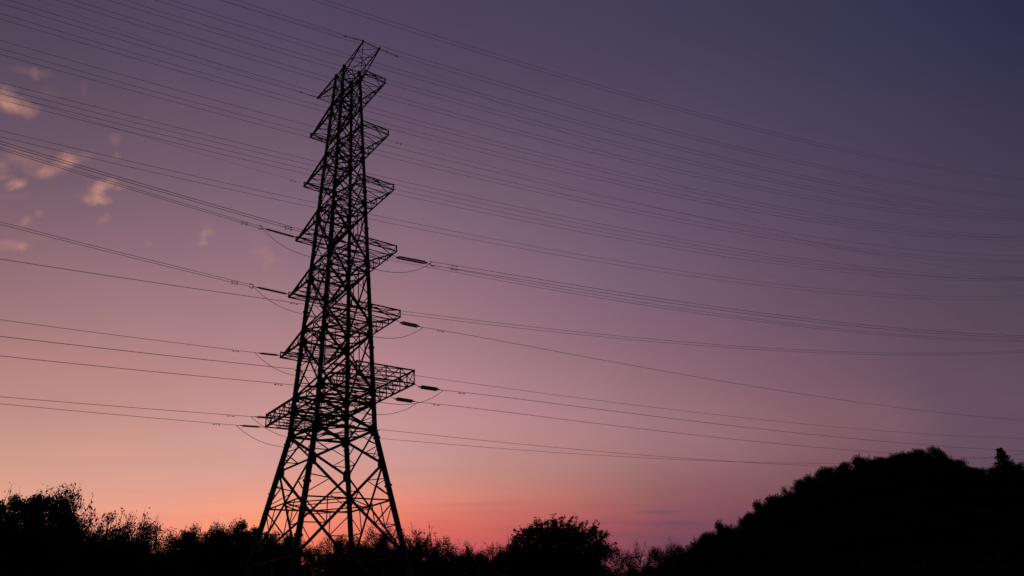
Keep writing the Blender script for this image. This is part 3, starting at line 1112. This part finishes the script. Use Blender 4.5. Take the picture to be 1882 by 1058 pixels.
# skyline trees: px, top py, distance, half width px, kind, variant, label
SKYL = [
    (-10, 893, 82, 17, 'puff', 0, 'dark tree cut by the left edge of the photo'),
    (26, 904, 84, 13, 'puff', 1, 'narrow dark tree second from the left edge'),
    (42, 890, 84, 9, 'sparse', 0, 'thin leafy tree with a tall loose tip near the left edge'),
    (64, 900, 84, 10, 'puff', 2, 'small dark crown leaning between the loose tip and the round left tree'),
    (87, 899, 86, 10, 'puff', 3, 'narrow ragged crown just left of the round left tree'),
    (108, 912, 86, 13, 'dense', 0, 'dark bushy crown against the left flank of the round tree'),
    (132, 886, 84, 25, 'dense', 3, 'round tallest tree of the left group'),
    (160, 942, 90, 14, 'dense', 1, 'dark crown stepping down right of the round left tree'),
    (180, 924, 92, 14, 'sparse', 1, 'sparse sapling with fine whips right of the left group'),
    (204, 930, 92, 16, 'sparse', 2, 'second sparse sapling, paler and wider, before the airy trees'),
    (190, 957, 96, 20, 'dense', 2, 'low dense crown under the two sparse saplings'),
    (228, 944, 92, 14, 'sparse', 3, 'airy tree with sky showing through, left of the bushy one'),
    (256, 933, 92, 23, 'airy', 3, 'bushy airy tree in the middle of the left slope'),
    (283, 945, 94, 18, 'airy', 0, 'airy tree right of the bushy one on the left slope'),
    (300, 952, 96, 16, 'sparse', 2, 'thin sapling before the dip in the left tree line'),
    (318, 959, 98, 13, 'airy', 1, 'small round airy crown in the dip of the left tree line'),
    (342, 966, 150, 16, 'puff', 3, 'first dark crown of the middle ridge, right of the dip'),
    (364, 960, 150, 16, 'dense', 0, 'second crown of the middle ridge'),
    (392, 957, 152, 20, 'dense', 0, 'third crown of the middle ridge, broad and flat'),
    (420, 950, 152, 18, 'dense', 1, 'highest crown of the middle ridge'),
    (445, 951, 152, 15, 'puff', 1, 'crown beside the highest one, nearer the tower'),
    (466, 963, 150, 14, 'puff', 2, 'crown touching the left outer leg of the tower'),
    (494, 972, 140, 14, 'puff', 2, 'low crown between the two left legs of the tower'),
    (513, 970, 128, 13, 'dense', 2, 'ragged airy crown between the two left legs of the tower'),
    (536, 974, 135, 12, 'puff', 3, 'low crown right behind the nearest tower leg'),
    (563, 985, 128, 14, 'dense', 1, 'low dark crown closing the bright notch under the tower'),
    (590, 988, 130, 16, 'airy', 3, 'airy crown rising right of the bright notch under the tower'),
    (612, 974, 125, 12, 'airy', 0, 'loose tip left of the vertical tower leg'),
    (630, 978, 135, 20, 'dense', 3, 'low dark crown left of the vertical tower leg'),
    (658, 976, 120, 16, 'dense', 1, 'airy crown just right of the vertical tower leg'),
    (676, 982, 125, 18, 'dense', 2, 'second airy crown right of the vertical tower leg'),
    (694, 957, 118, 24, 'airy', 3, 'bushy airy crown between the two right tower legs'),
    (712, 964, 118, 18, 'airy', 0, 'airy crown touching the right outer tower leg'),
    (705, 985, 122, 30, 'dense', 0, 'dark dense crown low between the two right tower legs'),
    (748, 963, 112, 20, 'sparse', 3, 'sparse leafy sapling right of the tower'),
    (768, 959, 112, 22, 'sparse', 0, 'tallest sparse sapling right of the tower'),
    (786, 968, 112, 18, 'sparse', 1, 'third sparse sapling right of the tower, leaning out'),
    (806, 984, 114, 18, 'sparse', 2, 'lowest sparse sapling right of the tower'),
    (826, 992, 118, 20, 'airy', 1, 'airy low crown left of the twin dark bushes'),
    (852, 988, 118, 22, 'airy', 2, 'left of the twin bushes before the big round tree'),
    (872, 996, 120, 20, 'dense', 1, 'dark low crown between the twin bushes'),
    (905, 990, 118, 22, 'airy', 3, 'right of the twin bushes before the big round tree'),
    (925, 996, 120, 16, 'dense', 2, 'dark low crown at the left foot of the big round tree'),
    (935, 966, 110, 12, 'bare', 0, 'bare twiggy tree left of the big round tree'),
    (950, 985, 108, 14, 'spiky', 1, 'small spiky crown on the left shoulder of the big round tree'),
    (1022, 949, 92, 80, 'spiky', 0, 'big round tree with spiky shoots right of the tower'),
    (1128, 998, 118, 13, 'airy', 0, 'small round crown across the gap from the big round tree'),
    (1150, 1006, 122, 14, 'airy', 1, 'low airy crown in the row before the hill'),
    (1172, 989, 122, 22, 'airy', 2, 'bushy crown in the row before the hill'),
    (1198, 1000, 126, 18, 'dense', 3, 'dark crown in the middle of the row before the hill'),
    (1216, 996, 128, 14, 'airy', 3, 'ragged crown left of the whip topped tree'),
    (1231, 980, 126, 7, 'bare', 1, 'thin bare whip standing above the row before the hill'),
    (1238, 990, 128, 17, 'airy', 0, 'leafy tree at the left foot of the hill'),
]
for (px, py, d, hp, kd, vr, lb) in SKYL:
    plant(px, py + (7 if 150 < px < 340 else 3), d, hp, kd, vr, lb, 'trees along the skyline')

# wooded hill: ridge trees
words = ['first', 'second', 'third', 'fourth', 'fifth', 'sixth', 'seventh', 'eighth', 'ninth', 'tenth', 'eleventh', 'twelfth', 'thirteenth',
         'fourteenth', 'fifteenth', 'sixteenth', 'seventeenth', 'eighteenth', 'nineteenth', 'twentieth']
summit = 21
for i, (px, py, d) in enumerate(HILLSKY):
    if i == summit:
        lb = 'rounded crown on the very summit of the wooded hill'
    elif i < summit:
        lb = f'dark crown on the hill skyline, {words[summit - i - 1]} one left of the summit' if summit - i <= 20 else 'lowest crown where the hill skyline starts'
    else:
        lb = f'dark crown on the hill skyline, {words[i - summit - 1]} one right of the summit'
    plant(px, py - rng.uniform(-2, 3) + (5 if i % 2 else -2), d, rng.uniform(12, 18), 'hilly' if i % 5 else 'airy', 4 + i % 4, lb, 'trees on the hill skyline', 1.4)
for i, (px, py, d) in enumerate(HILLSKY):
    plant(px + 9, py + rng.uniform(14, 19), d + 3, rng.uniform(15, 20), 'hilly', 4 + (i + 1) % 4,
          'crown filling in between the trees of the hill skyline', 'second rank of trees on the hill skyline', 1.4)
plant(1836, 823, 246, 31, 'conifer', 0, 'pointed conifer standing above the hill skyline near the right edge', None, 1.7)
plant(1850, 845, 262, 15, 'hilly', 4, 'rounded crown leaning on the right flank of the conifer', None, 1.4)
plant(1820, 858, 262, 14, 'hilly', 6, 'rounded crown leaning on the left flank of the conifer', None, 1.4)
plant(1240, 1012, 165, 20, 'lobed', 5, 'low crown at the foot of the hill skyline', 'trees on the hill skyline', 1.6)

sx_ = np.array([s[0] for s in SKYL] + [h[0] for h in HILLSKY], float)
sy_ = np.array([s[1] for s in SKYL] + [h[1] for h in HILLSKY], float)
o_ = np.argsort(sx_)
sx_, sy_ = sx_[o_], sy_[o_]


def floor_y(px, half):
    m = (sx_ > px - half) & (sx_ < px + half)
    return sy_[m].max() if m.any() else float(np.interp(px, sx_, sy_))


# slope of the hill, all of it black: crowns nothing tells apart
for row, (dy0, dback) in enumerate([(18, 10), (27, 20), (44, 36), (78, 62), (110, 82)]):
    px = 1275 + 12 * row
    while px < 1930:
        base_d = float(np.interp(px, [h[0] for h in HILLSKY], [h[2] for h in HILLSKY]))
        top = float(np.interp(px, [h[0] for h in HILLSKY], [h[1] for h in HILLSKY]))
        py = max(top, floor_y(px, 20) - 6) + dy0 * (.9 + .2 * rng.uniform())
        if py < 1062:
            plant(px, py, base_d - dback, rng.uniform(17, 25), 'hilly' if rng.uniform() > .4 else 'lobed', 4 + int(rng.integers(0, 4)),
                  'black crown in the wooded slope below the hill skyline', 'trees on the dark hill slope', 1.6)
        px += rng.uniform(24, 34)

# belt of trees that fills the dark band below the skyline
for row, (dy0, dd) in enumerate([(36, 8), (52, 16)]):
    px = -60 + 9 * row
    while px < 1290:
        if 545 < px < 585 and row == 0:
            px += 26
            continue
        if 920 < px < 1100 and row == 0:
            px += 40
            continue
        near_left = px < 330
        d = (100 if near_left else 132) + dd * .6 + rng.uniform(-4, 4)
        py = floor_y(px, 17) + dy0 + (8 if 150 < px < 330 else 0) - (22 if 330 < px < 480 and row == 0 else 16 if 480 < px < 1000 and row == 0 else 0)
        if 1085 < px < 1140:
            py = max(py, 1030)
        if 535 < px < 595:
            py = max(py, 1000)
        plant(px, min(py, 1062), d, rng.uniform(19, 27), 'dense' if rng.uniform() > .4 else 'lobed', int(rng.integers(0, 4)),
              'black tree in the belt below the skyline crowns', 'belt of trees below the skyline')
        px += rng.uniform(22, 30)
px = 1290.0
while px < 1930:
    plant(px, 1040 + rng.uniform(-8, 14), 118 + rng.uniform(-8, 8), rng.uniform(24, 34), 'dense', int(rng.integers(0, 4)),
          'black tree at the foot of the wooded hill', 'trees at the foot of the hill')
    px += rng.uniform(34, 46)

# undergrowth between the trunks, one mass of leaves
U = []
while len(U) < 42000:
    x, y = rng.uniform(-150, 170), rng.uniform(100, 175)
    if abs(math.atan2(x, y)) > R(44):
        continue
    hgt = 3.2 + 1.6 * math.sin(x * .21 + 1.3 * math.sin(y * .17)) + rng.uniform(-.5, .5)
    U.append((x, y, height(x, y) + hgt * rng.uniform(0, 1) ** .6))
me = leaf_mesh('undergrowth', np.array(U), .42, M['leaf'])
o = bpy.data.objects.new('undergrowth', me)
C.objects.link(o)
tag(o, 'dark mass of scrub filling the ground between the trees', 'undergrowth', kind='stuff')
